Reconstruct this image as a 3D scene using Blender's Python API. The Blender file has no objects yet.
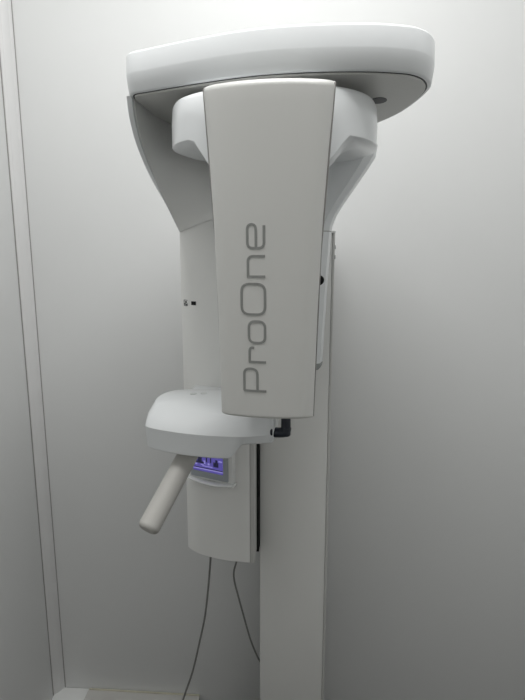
import bpy, bmesh, math, random
from mathutils import Vector, Matrix
C = bpy.context.scene.collection
PI = math.pi
FLOOR = -0.15

# ---------------------------------------------------------------- materials
def mat(name, col, rough=0.4, spec=0.5, bump=0.0, bscale=200, vary=0.0, vscale=6, metal=0.0, coat=0.0):
    m = bpy.data.materials.new(name); m.use_nodes = True
    nt = m.node_tree; b = nt.nodes['Principled BSDF']
    b.inputs['Base Color'].default_value = (*col, 1)
    b.inputs['Roughness'].default_value = rough
    b.inputs['Specular IOR Level'].default_value = spec
    b.inputs['Metallic'].default_value = metal
    b.inputs['Coat Weight'].default_value = coat
    tc = nt.nodes.new('ShaderNodeTexCoord')
    n = nt.nodes.new('ShaderNodeTexNoise'); n.inputs['Scale'].default_value = vscale
    n.inputs['Detail'].default_value = 3
    nt.links.new(tc.outputs['Object'], n.inputs['Vector'])
    r = nt.nodes.new('ShaderNodeValToRGB')
    v = max(vary, 0.005)
    r.color_ramp.elements[0].position = 0.3; r.color_ramp.elements[1].position = 0.7
    r.color_ramp.elements[0].color = (*[c*(1-v) for c in col], 1)
    r.color_ramp.elements[1].color = (*[min(1, c*(1+v)) for c in col], 1)
    nt.links.new(n.outputs['Fac'], r.inputs['Fac'])
    nt.links.new(r.outputs['Color'], b.inputs['Base Color'])
    if bump > 0:
        n2 = nt.nodes.new('ShaderNodeTexNoise'); n2.inputs['Scale'].default_value = bscale
        nt.links.new(tc.outputs['Object'], n2.inputs['Vector'])
        bp = nt.nodes.new('ShaderNodeBump'); bp.inputs['Strength'].default_value = bump
        bp.inputs['Distance'].default_value = 0.001
        nt.links.new(n2.outputs['Fac'], bp.inputs['Height'])
        nt.links.new(bp.outputs['Normal'], b.inputs['Normal'])
    return m
M = {
 'wall':   mat('white_wall_panel', (0.72, 0.728, 0.725), 0.42, 0.4, 0.05, 60, 0.01, 2),
 'room':   mat('room_paint', (0.75, 0.75, 0.735), 0.7, 0.3, 0.1, 60, 0.02),
 'ceil':   mat('ceiling_paint', (0.75, 0.75, 0.74), 0.8, 0.2, 0.1, 60, 0.02),
 'floor':  mat('grey_vinyl_floor', (0.06, 0.058, 0.053), 0.5, 0.4, 0.1, 90, 0.08, 14),
 'trim':   mat('corner_trim_plastic', (0.70, 0.70, 0.70), 0.45, 0.4, 0, 0, 0.01),
 'gap':    mat('dark_joint', (0.34, 0.33, 0.32), 0.8, 0.1),
 'skirt':  mat('skirting_plastic', (0.80, 0.79, 0.76), 0.35, 0.5, 0, 0, 0.01),
 'duct':   mat('grey_white_duct', (0.58, 0.575, 0.55), 0.4, 0.5, 0, 0, 0.02),
 'seal':   mat('beige_sealant', (0.60, 0.575, 0.47), 0.6, 0.3, 0.1, 300, 0.05, 30),
 'white':  mat('glossy_white_shell', (0.765, 0.785, 0.795), 0.28, 0.5, 0, 0, 0.004, 4, coat=0.25),
 'panel':  mat('white_front_panel', (0.61, 0.61, 0.59), 0.34, 0.5, 0, 0, 0.004, 4),
 'col':    mat('white_column_coat', (0.83, 0.83, 0.81), 0.42, 0.45, 0.06, 400, 0.01, 5),
 'liner':  mat('grey_liner', (0.60, 0.60, 0.575), 0.42, 0.45, 0.04, 400, 0.01, 5),
 'handle': mat('shaded_handle_plastic', (0.50, 0.49, 0.465), 0.45, 0.4, 0.05, 500, 0.01),  # base colour greyed to carry the shade under the table
 'dark':   mat('dark_rubber', (0.035, 0.037, 0.04), 0.5, 0.4),
 'navy':   mat('black_blue_plastic', (0.012, 0.016, 0.026), 0.3, 0.5),
 'black':  mat('black_plastic', (0.006, 0.006, 0.006), 0.6, 0.3),
 'ink':    mat('grey_print', (0.26, 0.265, 0.255), 0.5, 0.3),
 'bezel':  mat('blue_grey_bezel', (0.36, 0.39, 0.41), 0.35, 0.5),
 'lip':    mat('pale_lip', (0.80, 0.81, 0.80), 0.25, 0.5, coat=0.3),
 'liner_lit': mat('lightened_grey_liner', (0.88, 0.88, 0.86), 0.42, 0.45, 0.04, 400, 0.01, 5),  # same liner as the underside, colour lightened in place of missing light
 'endcap': mat('grey_end_cap', (0.30, 0.32, 0.31), 0.5, 0.4),
 'cable':  mat('grey_cable_jacket', (0.20, 0.20, 0.19), 0.5, 0.4),
 'metal':  mat('screw_metal', (0.35, 0.36, 0.36), 0.35, 0.5, metal=0.8),
 'button': mat('pale_grey_button', (0.62, 0.64, 0.63), 0.35, 0.5),
}
def emit(name, col, s):
    m = bpy.data.materials.new(name); m.use_nodes = True
    b = m.node_tree.nodes['Principled BSDF']
    b.inputs['Base Color'].default_value = (0.02, 0.02, 0.02, 1)
    b.inputs['Emission Color'].default_value = (*col, 1)
    b.inputs['Emission Strength'].default_value = s
    return m
M['scr1'] = emit('screen_violet', (0.16, 0.13, 0.58), 0.5)
M['scr2'] = emit('screen_dark', (0.02, 0.02, 0.10), 0.35)
M['scr3'] = emit('screen_light', (0.42, 0.38, 0.95), 0.55)

# ---------------------------------------------------------------- mesh helpers
def finish(bm, ang=32):
    bmesh.ops.recalc_face_normals(bm, faces=bm.faces)
    for f in bm.faces: f.smooth = True
    for e in bm.edges:
        if len(e.link_faces) == 2:
            e.smooth = e.calc_face_angle(0) < math.radians(ang)
def ring_edges(bm, ring):
    return [bm.edges.get((ring[i], ring[(i+1) % len(ring)])) for i in range(len(ring))]
def obj(name, bm, m, parent=None, ang=32, sharp=()):
    finish(bm, ang)
    for e in sharp: e.smooth = False
    me = bpy.data.meshes.new(name); bm.to_mesh(me); bm.free()
    me.materials.append(m)
    o = bpy.data.objects.new(name, me); C.objects.link(o)
    if parent:
        o.parent = parent
        o.matrix_parent_inverse = world_of(parent).inverted()
    return o
def world_of(o):
    w = Matrix.LocRotScale(o.location, o.rotation_euler, o.scale)
    if o.parent: w = world_of(o.parent) @ o.matrix_parent_inverse @ w
    return w
def box(bm, x0, x1, y0, y1, z0, z1, bev=0.0, seg=2, M4=None):
    r = bmesh.ops.create_cube(bm, size=1)
    vs = r['verts']
    for v in vs:
        v.co = Vector((x0+(x1-x0)*(v.co.x+.5), y0+(y1-y0)*(v.co.y+.5), z0+(z1-z0)*(v.co.z+.5)))
        if M4: v.co = M4 @ v.co
    if bev > 0:
        es = list({e for v in vs for e in v.link_edges})
        bmesh.ops.bevel(bm, geom=es, offset=bev, segments=seg, profile=0.5, affect='EDGES')
def loft(bm, rings, cap0=True, cap1=True, closed=True):
    R = [[bm.verts.new(p) for p in r] for r in rings]
    n = len(R[0])
    for a, b in zip(R, R[1:]):
        for i in range(n if closed else n-1):
            j = (i+1) % n
            bm.faces.new((a[i], a[j], b[j], b[i]))
    if cap0: bm.faces.new(R[0][::-1])
    if cap1: bm.faces.new(R[-1])
    return R
def lerp(tab, z):
    tab = sorted(tab)
    if z <= tab[0][0]: return tab[0][1]
    for (a, u), (b, v) in zip(tab, tab[1:]):
        if z <= b: return u+(v-u)*(z-a)/(b-a)
    return tab[-1][1]
def smooth_line(pts, n, closed=False):
    """Catmull-Rom resample."""
    P = [Vector(p) for p in pts]; out = []
    N = len(P); segs = N if closed else N-1
    for s in range(segs):
        if closed: a, b, c, d = P[(s-1) % N], P[s], P[(s+1) % N], P[(s+2) % N]
        else: a, b, c, d = P[max(s-1, 0)], P[s], P[s+1], P[min(s+2, N-1)]
        for k in range(n):
            t = k/n
            out.append(0.5*((2*b)+(c-a)*t+(2*a-5*b+4*c-d)*t*t+(3*b-a-3*c+d)*t**3))
    if not closed: out.append(P[-1])
    return out
def tube(bm, pts, r, seg=16, dome=0.0):
    P = [Vector(p) for p in pts]
    rad = r if isinstance(r, list) else [r]*len(P)
    rings = []; up = Vector((0, 0, 1))
    t0 = (P[1]-P[0]).normalized()
    n = t0.orthogonal().normalized()
    for i, p in enumerate(P):
        t = (P[min(i+1, len(P)-1)]-P[max(i-1, 0)]).normalized()
        n = (n-n.dot(t)*t).normalized(); b = t.cross(n)
        rings.append([p+rad[i]*(math.cos(2*PI*k/seg)*n+math.sin(2*PI*k/seg)*b) for k in range(seg)])
    loft(bm, rings)
def rod(bm, a, b, r, seg=24, rnd=0.0):
    """cylinder with rounded ends"""
    a, b = Vector(a), Vector(b); t = (b-a).normalized(); L = (b-a).length
    if rnd <= 0: return tube(bm, [a, b], r, seg)
    pts, rs = [], []
    for k in range(6):
        q = PI/2*k/5; pts.append(a+t*rnd*(1-math.sin(q))*1.0 if False else a+t*rnd*(1-math.cos(q))); rs.append(r-rnd+rnd*math.sin(q))
    for k in range(6):
        q = PI/2*(5-k)/5; pts.append(b-t*rnd*(1-math.cos(q))); rs.append(r-rnd+rnd*math.sin(q))
    tube(bm, pts, rs, seg)
def inset_poly(pts, d):
    """inset a closed xy outline (list of 2D, any orientation) by d"""
    n = len(pts)
    A = sum(pts[i][0]*pts[(i+1) % n][1]-pts[(i+1) % n][0]*pts[i][1] for i in range(n))
    s = 1 if A > 0 else -1; out = []
    for i in range(n):
        p0, p2 = pts[i-1], pts[(i+1) % n]
        dx, dy = p2[0]-p0[0], p2[1]-p0[1]; l = math.hypot(dx, dy) or 1
        out.append((pts[i][0]-s*dy/l*d, pts[i][1]+s*dx/l*d))
    return out
def structure(name, bm, m):
    o = obj(name, bm, m); o['kind'] = 'structure'; return o

# ---------------------------------------------------------------- the room
XL, XR, YB, YF, ZC = -0.99, 1.25, 1.85, -1.3, 3.3
def wallbox(name, *a, m='wall'):
    bm = bmesh.new(); box(bm, *a); return structure(name, bm, M[m])
wallbox('wall_back', XL-.1, XR+.1, YB, YB+.1, FLOOR-.1, ZC+.1)
wallbox('wall_left', XL-.1, XL, YF, YB, FLOOR-.1, ZC+.1)
wallbox('wall_right', XR, XR+.1, YF, YB, FLOOR-.1, ZC+.1)
wallbox('wall_front', XL-.1, XR+.1, YF-.1, YF, FLOOR-.1, ZC+.1, m='room')
wallbox('floor', XL, XR, YF, YB, FLOOR-.1, FLOOR, m='floor')
wallbox('ceiling', XL, XR, YF, YB, ZC, ZC+.1, m='ceil')
# corner trim: shallow chamfered strip with fluting, dark joints at both edges
bm = bmesh.new()
a = Vector((-0.9895, 1.808)); b = Vector((-0.960, 1.8495)); d = (b-a); nrm = Vector((d.y, -d.x)).normalized()
prof = []
for t, h in ((0, 0), (.03, .003), (.2, .0045), (.23, .0038), (.26, .0045), (.5, .005), (.74, .0045), (.77, .0038), (.8, .0045), (.97, .003), (1, 0)):
    q = a+d*t+nrm*h; prof.append((q.x, q.y))
prof.append((-0.9895, 1.8495))
loft(bm, [[(x, y, FLOOR) for x, y in prof], [(x, y, ZC) for x, y in prof]])
structure('trim_1', bm, M['trim'])
bm = bmesh.new()
box(bm, -0.9898, -0.9885, 1.803, 1.808, FLOOR, ZC); structure('trim_2', bm, M['gap'])
bm = bmesh.new()
box(bm, -0.960, -0.9565, 1.8482, 1.8498, FLOOR, ZC); structure('trim_3', bm, M['gap'])
# white skirting duct with bevelled top
ST = -0.093
bm = bmesh.new()
prof = [(YB-.001, FLOOR), (YB-.001, ST), (YB-.060, ST), (YB-.066, ST-.006), (YB-.066, FLOOR)]
loft(bm, [[(XL+.001, y, z) for y, z in prof], [(-0.388, y, z) for y, z in prof]])
structure('baseboard_back', bm, M['duct'])
bm = bmesh.new()
prof = [(XL+.001, FLOOR), (XL+.001, ST-.002), (XL+.044, ST-.002), (XL+.050, ST-.008), (XL+.050, FLOOR)]
loft(bm, [[(x, YF+.01, z) for x, z in prof], [(x, YB-.067, z) for x, z in prof]])
structure('baseboard_left', bm, M['skirt'])
bm = bmesh.new()
box(bm, XL+.002, -0.855, YB-.070, YB-.0015, FLOOR, ST+.002, .003); structure('trim_4', bm, M['lip'])
bm = bmesh.new()
box(bm, -0.853, -0.388, YB-.007, YB-.0015, ST-.002, ST+.005, .001); structure('trim_5', bm, M['seal'])

# ceiling light
bm = bmesh.new(); LX, LY, LS, LT = -0.05, 0.73, 0.60, 0.45
lamp = bpy.data.objects.new('ceiling_light', None); C.objects.link(lamp); lamp.location = (LX, LY, ZC)
lamp['label'] = 'square white flat panel light set in the ceiling above the machine'
lamp['category'] = 'ceiling light'
box(bm, LX-LS-.03, LX+LS+.03, LY-LT-.03, LY+LT+.03, ZC-.02, ZC-.001, .004); obj('light_frame', bm, M['skirt'], lamp)
bm = bmesh.new(); box(bm, LX-LS, LX+LS, LY-LT, LY+LT, ZC-.024, ZC-.0195)
obj('diffuser', bm, emit('diffuser_glow', (1.0, 0.985, 0.95), 1.0), lamp)
LD = bpy.data.lights.new('panel_light', 'AREA'); LD.shape = 'RECTANGLE'; LD.size = 2*LS; LD.size_y = 2*LT; LD.energy = 32; LD.color = (1.0, 0.997, 0.985)
LO = bpy.data.objects.new('panel_lamp', LD); C.objects.link(LO); LO.location = (LX, LY, ZC-.03)
LO.parent = lamp; LO.matrix_parent_inverse = world_of(lamp).inverted()

# ---------------------------------------------------------------- the machine
mach = bpy.data.objects.new('dental_xray_machine', None); C.objects.link(mach)
mach.location = (-0.01, 1.65, FLOOR)
mach['label'] = 'tall white dental x-ray machine with column, overhead arm and lettered front panel'
mach['category'] = 'x-ray machine'

# column
bm = bmesh.new(); box(bm, -0.115, 0.0905, 1.52, 1.80, FLOOR, 1.752, .004)
column = obj('column', bm, M['col'], mach)
bm = bmesh.new(); box(bm, 0.0909, 0.0980, 1.522, 1.80, FLOOR, 1.752, .001); obj('side_rail', bm, M['panel'], column)
bm = bmesh.new(); box(bm, -0.116, 0.0990, 1.519, 1.802, 1.7525, 1.760, .003); obj('top_cap', bm, M['lip'], column)
for z in (1.716, 1.687):
    bm = bmesh.new(); tube(bm, [(0.0975, 1.6, z), (0.1055, 1.6, z)], .006, 16); obj('screw', bm, M['metal'], column)
for z in (0.2, 1.45):
    bm = bmesh.new(); box(bm, -0.09, 0.07, 1.795, 1.848, z, z+.15, .004); obj('wall_bracket', bm, M['metal'], column)

# carriage -------------------------------------------------------
face = [(-0.338, 1.492), (-0.325, 1.477), (-0.300, 1.459), (-0.265, 1.443), (-0.225, 1.431), (-0.185, 1.4235), (-0.150, 1.420), (-0.1385, 1.4205)]
face = [(p.x, p.y) for p in smooth_line([(x, y, 0) for x, y in face], 4)]
def face_y(x):
    return lerp(face, x)
plan = face + [(-0.1365, 1.4225), (-0.1365, 1.62), (-0.300, 1.62), (-0.332, 1.52), (-0.338, 1.500)]
CZ0, CZ1 = 0.789, 1.82
def ctop(x): return lerp([(-.3375, 1.756), (-.297, 1.770), (-.244, 1.785), (-.179, 1.802), (-.10, 1.82)], x)
bm = bmesh.new()
pin = inset_poly(plan, .003)
loft(bm, [[(x, y, CZ0) for x, y in pin], [(x, y, CZ0+.003) for x, y in plan], [(x, y, ctop(x)) for x, y in plan], [(x, y, ctop(x)+.003) for x, y in pin]])
carriage = obj('carriage', bm, M['col'], mach, 30)
bm = bmesh.new(); box(bm, -0.1355, -0.1230, 1.4215, 1.60, CZ0-.002, CZ1, .002); obj('side_trim', bm, M['panel'], carriage)
bm = bmesh.new(); box(bm, -0.1365, -0.1349, 1.4235, 1.59, CZ0, CZ1); obj('seam', bm, M['gap'], carriage)
bm = bmesh.new(); box(bm, -0.1305, -0.1160, 1.50, 1.60, CZ0-.010, 1.60); obj('mounting_slide', bm, M['black'], carriage)
# socket and its icon
bm = bmesh.new(); yy = face_y(-.2945); 
ang = math.atan2(face_y(-.29)-face_y(-.30), .01)
R4 = Matrix.Translation((-.2945, yy, 1.560)) @ Matrix.Rotation(ang, 4, 'Z')
box(bm, -.0095, .0075, -.0012, .003, -.0055, .0055, .0015, 2, R4); obj('usb_socket', bm, M['black'], carriage)
ang = math.atan2(face_y(-.318)-face_y(-.326), .008)
R4 = Matrix.Translation((-.3215, face_y(-.3215), 1.5595)) @ Matrix.Rotation(ang, 4, 'Z')
bm = bmesh.new()
for (x0, x1, z0, z1) in ((-.008, .008, .007, .0085), (-.008, .008, -.0085, -.007), (-.008, -.0065, -.0085, .0085), (.0065, .008, -.0085, -.001),
                         (-.0055, .002, -.005, -.0015), (-.002, .005, .000, .005), (.0005, .0065, -.0065, -.003)):
    box(bm, x0, x1, -.0007, .001, z0, z1, 0, 1, R4)
obj('socket_icon', bm, M['dark'], carriage)

# control display, built square to the chord of the cover
p0 = Vector((-0.318, 1.455, 0)); p1 = Vector((-0.186, 1.402, 0))
ux = (p1-p0).normalized(); uy = Vector((-ux.y, ux.x, 0)); Wd = (p1-p0).length
D4 = Matrix(((ux.x, uy.x, 0, p0.x), (ux.y, uy.y, 0, p0.y), (0, 0, 1, 0), (0, 0, 0, 1)))
bm = bmesh.new(); box(bm, -.004, Wd, .002, .05, 1.042, 1.20, .003, 2, D4)
disp = obj('display', bm, M['lip'], carriage)
bm = bmesh.new(); box(bm, .004, Wd-.012, -.0015, .004, 1.050, 1.195, .001, 1, D4); obj('bezel', bm, M['bezel'], disp)
bm = bmesh.new(); sx0, sx1, sz0, sz1 = .014, Wd-.028, 1.070, 1.185
box(bm, sx0, sx1, -.0025, .001, sz0, sz1, 0, 1, D4); scr = obj('screen', bm, M['scr1'], disp)
random.seed(4)
bm = bmesh.new()
for (x0, x1, z0, z1) in ((.030, .044, 1.098, 1.118), (.020, .052, 1.094, 1.1), (.033, .040, 1.118, 1.128), (.058, .062, 1.1, 1.122), (.072, .076, 1.1, 1.118), (.083, .100, 1.090, 1.104), (.09, .097, 1.104, 1.112), (.014, .026, 1.10, 1.106), (.014, .114, 1.0795, 1.082)):
    box(bm, x0, x1, -.0031, -.002, z0, z1, 0, 1, D4)
for k in range(14):
    x = .018+.0066*k; box(bm, x, x+.0022, -.0031, -.002, 1.122, 1.126+.008*random.random(), 0, 1, D4)
obj('screen_graphics', bm, M['scr2'], disp)
bm = bmesh.new()
for (x0, x1, z0, z1) in ((.014, .114, 1.076, 1.0795), (.014, .028, 1.088, 1.093), (.046, .080, 1.086, 1.0885), (.05, .056, 1.094, 1.104), (.064, .07, 1.092, 1.098), (.1, .112, 1.107, 1.111), (.04, .05, 1.089, 1.092)):
    box(bm, x0, x1, -.0031, -.002, z0, z1, 0, 1, D4)
obj('screen_icons', bm, M['scr3'], disp)
# curved lip under the display
bm = bmesh.new(); rings = []
N = 18
for k in range(N+1):
    t = k/N; x = -.004+(Wd+.010)*t; bow = .010*math.sin(PI*t)
    c = D4 @ Vector((x, -.002-bow, 1.043-.004*math.sin(PI*t)))
    rings.append([c+uy*(.006*math.cos(q)-.001)+Vector((0, 0, .0045*math.sin(q))) if math.cos(q) < 0 else c+uy*(.022*math.cos(q))+Vector((0, 0, .0045*math.sin(q))) for q in [2*PI*j/12 for j in range(12)]])
loft(bm, rings); obj('lip', bm, M['lip'], disp)

# overhead arm ---------------------------------------------------
out = [(-.347,1.160),(-.3475,1.118),(-.335,1.092),(-.300,1.076),(-.250,1.055),(-.187,1.030),(-.12,1.007),(-.056,.992),(.031,.985),(.117,.989),(.171,1.001),(.199,1.013),(.225,1.040),(.242,1.080),(.246,1.125),(.238,1.201),(.221,1.282),(.189,1.364),(.15,1.44),(.09,1.515),(-.04,1.535),(-.2,1.535),(-.30,1.50),(-.335,1.40),(-.345,1.27)]
out = [(p.x, p.y) for p in smooth_line([(x, y, 0) for x, y in out], 5, True)]
ZS = 2.009
bm = bmesh.new()
def off(d): return inset_poly(out, d)
rings = []
for z, d in ((ZS, .0025), (ZS+.0025, 0), (ZS+.034, -.004), (ZS+.036, -.004), (ZS+.0695, -.0026), (ZS+.071, -.0020), (ZS+.0745, .001), (ZS+.0765, .005), (ZS+.078, .014)):
    rings.append([(x, y, z) for x, y in off(d)])
R_ = loft(bm, rings)
arm = obj('overhead_arm', bm, M['white'], mach, 50, ring_edges(bm, R_[3])+ring_edges(bm, R_[5]))
bm = bmesh.new()
loft(bm, [[(x, y, ZS-.0035) for x, y in off(.011)], [(x, y, ZS+.001) for x, y in off(.010)]])
obj('underside_liner', bm, M['liner'], arm)
bm = bmesh.new()
loft(bm, [[(x, y, ZS-.0008) for x, y in off(.0075)], [(x, y, ZS+.001) for x, y in off(.0075)]])
obj('liner_seam', bm, M['dark'], arm)
bm = bmesh.new()
rr = [(0.156+.017*math.cos(q), 1.163+.022*math.sin(q)) for q in [2*PI*k/32 for k in range(32)]]
loft(bm, [[(x, y, ZS-.0045) for x, y in rr], [(x, y, ZS) for x, y in rr]]); obj('recess_shade_disc', bm, M['dark'], arm)  # flat dark disc; the hole's inner shade is put into its colour

# swept shield between the overhead arm and the carriage
Ledge = smooth_line([(-.3425, 1.114, 2.010), (-.3440, 1.134, 1.968), (-.3455, 1.190, 1.919), (-.3425, 1.305, 1.849), (-.3375, 1.490, 1.757)], 8)
Redge = smooth_line([(.11, 1.45, 2.010), (.08, 1.462, 1.97), (.03, 1.465, 1.93), (-.01, 1.455, 1.89), (-.10, 1.430, 1.822)], 8)
c0, c1 = Vector((-.37, 1.60, 2.010)), Vector((-.27, 1.405, 1.779))
def shield_pt(i, s):
    t = i/(len(Ledge)-1); c = c0.lerp(c1, t)
    return Ledge[i]*(1-s)**2+c*2*s*(1-s)+Redge[i]*s*s
def sheet(th0, th1, s0, s1, nu=24, endtrim=0):
    bm = bmesh.new(); n = len(Ledge)
    h_ = n//2; t_ = (shield_pt(h_, .52)-shield_pt(h_, .48)).cross(shield_pt(h_+1, .5)-shield_pt(h_-1, .5)); sgn = -1 if t_.y > 0 else 1
    G = []
    for i in range(n-endtrim):
        row = []
        for k in range(nu+1):
            s = s0+(s1-s0)*k/nu
            p = shield_pt(i, s); du = shield_pt(i, min(s+.01, 1))-shield_pt(i, max(s-.01, 0))
            i0, i1 = max(i-1, 0), min(i+1, n-1)
            dv = shield_pt(i1, s)-shield_pt(i0, s)
            nn = du.cross(dv).normalized()
            nn *= sgn
            row.append((p+nn*th0, p+nn*th1))
        G.append(row)
    A = [[bm.verts.new(c[0]) for c in r] for r in G]; B = [[bm.verts.new(c[1]) for c in r] for r in G]
    m, q = len(G), nu+1
    for i in range(m-1):
        for k in range(nu):
            bm.faces.new((A[i][k], A[i][k+1], A[i+1][k+1], A[i+1][k])); bm.faces.new((B[i][k], B[i+1][k], B[i+1][k+1], B[i][k+1]))
        bm.faces.new((A[i][0], A[i+1][0], B[i+1][0], B[i][0])); bm.faces.new((A[i][nu], B[i][nu], B[i+1][nu], A[i+1][nu]))
    for k in range(nu):
        bm.faces.new((A[0][k], B[0][k], B[0][k+1], A[0][k+1])); bm.faces.new((A[-1][k], A[-1][k+1], B[-1][k+1], B[-1][k]))
    return bm
shield = obj('shield', sheet(-.010, 0, 0, 1), M['white'], mach, 40)
obj('shield_liner', sheet(-.001, .0025, .015, .99), M['liner_lit'], shield, 40)

# rotating arm, built in its own turned frame ---------------------
TH = math.radians(4.8)
def cw(u, v, z):
    return Vector((-.0588+u*math.cos(TH)+v*math.sin(TH), .95-u*math.sin(TH)+v*math.cos(TH), z))
def sup(hu, hv, cu, cv, n, N=72, d=0):
    r = []
    for k in range(N):
        q = 2*PI*k/N; c, s = math.cos(q), math.sin(q)
        r.append((cu+(hu-d)*math.copysign(abs(c)**(2/n), c), cv+(hv-d)*math.copysign(abs(s)**(2/n), s)))
    return r
def block_plan(d):
    A_ = sup(.209, .208, -.0135, .238, 2.9, d=d); 
    return A_
bm = bmesh.new()
rings = []
for z, d in ((1.910, .120), (1.9105, .060), (1.9135, .024), (1.9165, .008), (1.9185, .002), (1.921, 0), (1.95, .000), (1.977, .002), (1.985, .006), (1.989, .014)):
    rings.append([cw(u, v, z-max(0, min(1, (1.96-z)/.039))*(.015*max(0, min(1, (.36-v)/.22))+.048*max(0, min(1, (.142-abs(u+.004))/.034))*max(0, min(1, (.16-v)/.06)))) for u, v in block_plan(d)])
R_ = loft(bm, rings)
rot = obj('rotating_arm', bm, M['white'], mach, 40, ring_edges(bm, R_[5]))
bm = bmesh.new()
loft(bm, [[cw(u, v, z) for u, v in sup(r, r, 0, .235, 2)] for z, r in ((1.988, .150), (1.997, .150), (1.999, .162), (2.0075, .162))])
obj('hub', bm, M['liner'], rot)
# tube head limb behind the front panel
def phalf(z): return lerp([(1.40, .0870), (1.60, .0915), (1.757, .0975), (1.88, .1055), (1.98, .1140)], z)
bm = bmesh.new(); rings = []
for z, hw in ((1.402, -.002), (1.4025, .0), (1.45, 0), (1.6, 0), (1.757, 0), (1.86, .0), (1.935, 0)):
    h = phalf(z)-.004+hw; f, k = .016, .155; ch = .02
    ch += hw*.6
    rings.append([cw(u, v, z) for u, v in ((-h, f+.4*ch+hw*1.1), (-h+.3*ch, f+.05*ch+hw*.5), (-h+ch+hw, f-.002), (h-ch-hw, f-.002), (h-.3*ch, f+.05*ch+hw*.5), (h, f+.4*ch+hw*1.1), (h-.012, k-.02), (h-.03, k), (-h+.03, k), (-h+.012, k-.02))])
loft(bm, rings); obj('tube_head', bm, M['white'], rot, 60)
# front panel: pillowed plate
PZ0, PZ1 = 1.3985, 1.9835
def sag(u): return .019*(u/.1)**2
def pz1(u, h): return PZ1
bm = bmesh.new(); RE = .013
def profile(n=8):
    return [RE*(1-math.cos(PI/2*k/n)) for k in range(n+1)]
def coords(a, b, mid):
    e = profile(); m = b-a
    pts = [a+x for x in e]
    pts += [a+RE+(m-2*RE)*k/mid for k in range(1, mid)]
    pts += [b-x for x in e[::-1]]
    return pts
def drop(d, r=RE):
    d = max(0, min(d, r)); return r-math.sqrt(max(0, r*r-(r-d)**2))
def psurf(u, z):
    h = phalf(z)
    e1 = h-abs(u); e2 = PZ1-z; e3 = (z-PZ0)*2.6
    d = 0.5*drop(e1)+max(0, .017-e1)*.30+.9*drop(e2)+.35*drop(e3)
    return -.022+sag(u)+min(d, .016)
zs = coords(PZ0, PZ1, 24)
G = []
for z in zs:
    h = phalf(z); G.append([(u/h) for u in coords(-h, h, 24)])
front = [[bm.verts.new(cw(t*phalf(z), psurf(t*phalf(z), z), z)) for t in row] for z, row in zip(zs, G)]
nU, nZ = len(G[0]), len(zs)
for i in range(nZ-1):
    for k in range(nU-1): bm.faces.new((front[i][k], front[i][k+1], front[i+1][k+1], front[i+1][k]))
# skirt and back
per = [(i, 0) for i in range(nZ)]+[(nZ-1, k) for k in range(1, nU)]+[(i, nU-1) for i in range(nZ-2, -1, -1)]+[(0, k) for k in range(nU-2, 0, -1)]
back = {}
for i, k in per:
    z = zs[i]; u = G[i][k]*phalf(z); back[(i, k)] = bm.verts.new(cw(u, max(.012, psurf(u, z)+.006), z))
for a_, b_ in zip(per, per[1:]+per[:1]):
    bm.faces.new((front[a_[0]][a_[1]], front[b_[0]][b_[1]], back[b_], back[a_]))
bm.faces.new([back[p] for p in per])
fpanel = obj('front_panel', bm, M['panel'], rot, 50)
# dark joint behind the panel edge
bm = bmesh.new()
loft(bm, [[cw(u, v, z) for u, v in ((-phalf(z)-.0012, .0125), (phalf(z)+.0012, .0125), (phalf(z)+.0012, .0165), (-phalf(z)-.0012, .0165))] for z in (1.3970, 1.70, 1.980)])
obj('panel_seam', bm, M['gap'], rot)
# lettering ProOne: strokes on the panel surface
def rounded(pts, r, closed=False, n=5):
    out_ = []; N = len(pts)
    for i, p in enumerate(pts):
        p = Vector((*p, 0))
        if not closed and i in (0, N-1): out_.append(p); continue
        a_, b_ = Vector((*pts[i-1], 0)), Vector((*pts[(i+1) % N], 0))
        ra = min(r, (a_-p).length*.5); rb = min(r, (b_-p).length*.5)
        A_, B_ = p+(a_-p).normalized()*ra, p+(b_-p).normalized()*rb
        for k in range(n+1):
            t = k/n; out_.append(A_*(1-t)**2+p*2*t*(1-t)+B_*t*t)
    return out_
def subdiv(P, closed, step=2.0):
    o_ = []; N = len(P)
    for i in range(N if closed else N-1):
        a_, b_ = P[i], P[(i+1) % N]; k = max(1, int((b_-a_).length/step))
        o_ += [a_.lerp(b_, j/k) for j in range(k)]
    if not closed: o_.append(P[-1])
    return o_
def stroke(bm, pts, closed=False, r=5.0, w=2.5):
    P = subdiv(rounded(pts, r, closed), closed)
    P = [p for i, p in enumerate(P) if i == 0 or (p-P[i-1]).length > 1e-4]
    L, N = [], len(P)
    for i, p in enumerate(P):
        if closed: t = P[(i+1) % N]-P[i-1]
        else: t = P[min(i+1, N-1)]-P[max(i-1, 0)]
        t.normalize(); nn = Vector((-t.y, t.x, 0))
        row = []
        for sgn in (1, -1):
            q = p+nn*sgn*w/2
            x = -.0538-q.y*.00186-.0000190*q.x; z = 1.4480+q.x*.001770
            u = (x+.058)/math.cos(TH)-.0012
            v = psurf(u, z)
            row.append((bm.verts.new(cw(u, v-.0007, z)), bm.verts.new(cw(u, v+.001, z))))
        L.append(row)
    for i in range(N if closed else N-1):
        (a, a2), (b, b2) = L[i]; (c, c2), (d, d2) = L[(i+1) % N]
        bm.faces.new((a, b, d, c)); bm.faces.new((a, c, c2, a2)); bm.faces.new((b, b2, d2, d))
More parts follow.
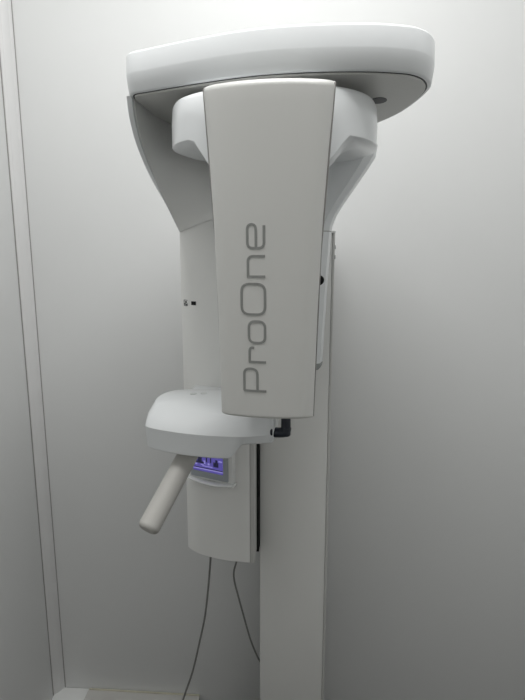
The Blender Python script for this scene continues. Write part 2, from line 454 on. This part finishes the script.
# x: along the word (upwards), y: letter height (towards the left)
glyphs = {
 'P': [([(1.6, 0), (1.6, 22.6)], False, 0), ([(1.6, 22), (25, 22), (25, 8.8), (1.6, 8.8)], False, 6)],
 'r': [([(32.2, 0), (32.2, 17.2)], False, 0), ([(32.2, 16.2), (47, 16.2), (47, 11.5)], False, 5)],
 'o': [([(52, .8), (52, 16.6), (74, 16.6), (74, .8)], True, 6.5)],
 'O': [([(81, .5), (81, 23.4), (111.5, 23.4), (111.5, .5)], True, 8)],
 'n': [([(118.8, 0), (118.8, 17.6)], False, 0), ([(118.8, 16.6), (138.8, 16.6), (138.8, 0)], False, 5.5)],
 'e': [([(168.5, .9), (146.6, .9), (146.6, 16.9), (169.5, 16.9), (169.5, 8.6), (146.6, 8.6)], False, 5.5)],
}
bm = bmesh.new()
for g in glyphs.values():
    for pts, cl, r in g: stroke(bm, pts, cl, r)
obj('lettering', bm, M['ink'], fpanel)

# sensor limb at the back of the rotating arm
rt = [(1.413, .0855), (1.60, .0935), (1.74, .1010), (1.765, .1035), (1.79, .113), (1.82, .131), (1.856, .156), (1.90, .186), (1.93, .205), (1.96, .210)]
def limb(bm, z0, z1, tab, v0=.405, v1=.465, ch=.020):
    rings = []
    zz = sorted({z0, z1, *[z for z, _ in tab if z0 < z < z1], *[z0+(z1-z0)*k/10 for k in range(1, 10)]})
    for z in zz:
        h = lerp(tab, z); c = ch+max(0, (h-.105))*.06
        pts = [(-h, v0+.042), (-h+.25*c, v0+.015), (-h+c, v0), (h-c, v0), (h-.25*c, v0+.015), (h, v0+.042), (h-.004, v1-.01), (h-.014, v1), (-h+.014, v1), (-h+.004, v1-.01)]
        rings.append([cw(u, v, z) for u, v in pts])
    loft(bm, rings)
bm = bmesh.new(); limb(bm, 1.7535, 1.96, rt); obj('limb_neck', bm, M['white'], rot, 25)
bm = bmesh.new(); limb(bm, 1.7510, 1.7540, [(z, h-.001) for z, h in rt], v0=.4060); obj('limb_seam', bm, M['gap'], rot)
bm = bmesh.new(); limb(bm, 1.413, 1.7515, rt); sens = obj('sensor_head', bm, M['white'], rot, 25)
bm = bmesh.new(); limb(bm, 1.396, 1.4135, [(1.396, .080), (1.404, .0845), (1.4135, .0865)], v0=.404, ch=.018); obj('end_cap', bm, M['endcap'], sens)
bm = bmesh.new(); p = cw(.0745, .398, 1.631); q = cw(.0745, .418, 1.631)
rod(bm, p, q, .0125, 24, .002); obj('sensor_button', bm, M['black'], sens)

# patient table --------------------------------------------------
ridge = [(-.343,1.148),(-.29,1.124),(-.233,1.108),(-.18,1.101),(-.124,1.100),(-.09,1.106),(-.062,1.116),(-.050,1.128),(-.046,1.20),(-.062,1.30),(-.10,1.385),(-.20,1.415),(-.30,1.405),(-.346,1.34),(-.362,1.25),(-.361,1.175)]
bott  = [(-.346,1.160),(-.295,1.134),(-.240,1.117),(-.190,1.109),(-.140,1.107),(-.100,1.110),(-.068,1.119),(-.054,1.130),(-.050,1.20),(-.066,1.30),(-.10,1.385),(-.20,1.415),(-.30,1.405),(-.345,1.34),(-.360,1.26),(-.360,1.185)]
topp  = [(-.333,1.192),(-.290,1.174),(-.240,1.153),(-.180,1.127),(-.126,1.112),(-.092,1.109),(-.064,1.114),(-.053,1.124),(-.051,1.20),(-.067,1.29),(-.10,1.335),(-.19,1.345),(-.285,1.334),(-.333,1.315),(-.350,1.270),(-.348,1.218)]
zb    = [1.250,1.250,1.250,1.250,1.255,1.281,1.284,1.284,1.284,1.284,1.27,1.25,1.25,1.25,1.25,1.25]
# finer bottom: make the step between x=-.155 and -.115
def res(L, zz):
    return smooth_line([(x, y, z) for (x, y), z in zip(L, zz)], 5, True)
bo = res(bott, zb); ri = res(ridge, [1.300]*16); mi = res([(a[0]*.72+b[0]*.28, a[1]*.72+b[1]*.28) for a, b in zip(ridge, topp)], [1.322]*16)
tp = res(topp, [1.3425]*16); 
def z_bottom(x): 
    t = min(1, max(0, (x+.154)/.036)); return 1.247+.035*(t*t*(3-2*t))
for p in bo: p.z = z_bottom(p.x)
cen = Vector((-.19, 1.25, 0))
t2 = [Vector((p.x+(cen.x-p.x)*.05, p.y+(cen.y-p.y)*.05, 1.3455)) for p in tp]
t3 = [Vector((p.x+(cen.x-p.x)*.5, p.y+(cen.y-p.y)*.5, 1.3510)) for p in tp]
t4 = [Vector((p.x+(cen.x-p.x)*.9, p.y+(cen.y-p.y)*.9, 1.3525)) for p in tp]
b1 = [Vector((p.x+(cen.x-p.x)*.02, p.y+(cen.y-p.y)*.02, p.z-.003)) for p in bo]
b2 = [Vector((p.x+(cen.x-p.x)*.6, p.y+(cen.y-p.y)*.6, z_bottom(p.x+(cen.x-p.x)*.6)-.003)) for p in bo]
b3 = [Vector((p.x+(cen.x-p.x)*.95, p.y+(cen.y-p.y)*.95, 1.246)) for p in bo]
bm = bmesh.new(); R_ = loft(bm, [b3, b2, b1, bo, ri, mi, tp, t2, t3, t4])
table = obj('patient_table', bm, M['white'], mach, 30, ring_edges(bm, R_[3])+ring_edges(bm, R_[4])+ring_edges(bm, R_[6]))
bm = bmesh.new(); box(bm, -.30, -.16, 1.36, 1.47, 1.262, 1.325, .01); obj('table_bracket', bm, M['white'], table)
for px_, py_ in ((-.262, 1.262), (-.236, 1.266)):
    bm = bmesh.new(); rod(bm, (px_, py_, 1.347), (px_, py_, 1.3532), .0085, 24, .001); obj('button', bm, M['button'], table)
h0, h1 = Vector((-.243, 1.222, 1.258)), Vector((-.331, 1.055, 1.092))
bm = bmesh.new(); pts, rs = [], []
L = (h1-h0).length; t = (h1-h0)/L; Rh = .0245
for s in (0, .25, .5, .75): pts.append(h0+t*(L-.012)*s); rs.append(Rh*(1+.02*s))
for k in range(8):
    q = PI/2*k/7; pts.append(h1-t*.012*(1-math.sin(q))); rs.append(Rh*1.02-.012*(1-math.cos(q)))
tube(bm, pts, rs, 32); obj('handle', bm, M['handle'], table, 40)
# black chin support joint
bm = bmesh.new()
rod(bm, (-.0265, 1.13, 1.294), (-.0265, 1.13, 1.375), .0108, 24, .004)
tube(bm, smooth_line([(-.060, 1.13, 1.304), (-.050, 1.13, 1.302), (-.038, 1.13, 1.302), (-.028, 1.13, 1.304), (-.0255, 1.13, 1.314)], 4), .0115, 20)
chin = obj('chin_support', bm, M['navy'], table)
bm = bmesh.new(); rod(bm, (-.0615, 1.13, 1.307), (-.0555, 1.13, 1.307), .0150, 28, .002); obj('collar', bm, M['navy'], chin)
bm = bmesh.new(); box(bm, -.049, -.043, 1.118, 1.124, 1.318, 1.345, .002); obj('pointer', bm, M['lip'], chin)

# ---------------------------------------------------------------- cables
def cable(pts, label, r=.0033):
    bm = bmesh.new(); tube(bm, smooth_line(pts, 8), r, 12)
    o = obj('cable', bm, M['cable']); o['label'] = label; o['category'] = 'cable'; o['group'] = 'cables under the machine'
    return o
cable([(-.277, 1.55, .787), (-.278, 1.55, .726), (-.289, 1.55, .602), (-.302, 1.55, .50), (-.320, 1.55, .413), (-.348, 1.55, .29), (-.385, 1.55, .173), (-.43, 1.56, .0), (-.46, 1.57, -.10), (-.50, 1.58, -.146), (-.56, 1.60, -.1465), (-.66, 1.66, -.1465)],
      'left grey cable hanging down to the skirting from under the machine carriage')
cable([(-.190, 1.55, .787), (-.192, 1.55, .72), (-.202, 1.55, .675), (-.201, 1.55, .64), (-.190, 1.55, .59), (-.178, 1.55, .54), (-.150, 1.555, .423), (-.128, 1.575, .34), (-.1205, 1.62, .28)],
      'right grey cable kinked near its top and running behind the column', .003)

# ---------------------------------------------------------------- camera and world
cd = bpy.data.cameras.new('camera'); cam = bpy.data.objects.new('camera', cd); C.objects.link(cam)
cam.location = (0, 0, 1.70); cam.rotation_euler = (math.radians(90-10.5), 0, math.radians(4))
cd.sensor_fit = 'VERTICAL'; cd.sensor_height = 36; cd.lens = 526/700*36; cd.clip_start = .01
bpy.context.scene.camera = cam
w = bpy.data.worlds.new('world'); w.use_nodes = True; bpy.context.scene.world = w
w.node_tree.nodes['Background'].inputs[0].default_value = (.5, .52, .55, 1)
w.node_tree.nodes['Background'].inputs[1].default_value = .05
vs = bpy.context.scene.view_settings
vs.view_transform = 'Standard'; vs.look = 'None'; vs.gamma = 1; vs.exposure = 0; vs.use_curve_mapping = False
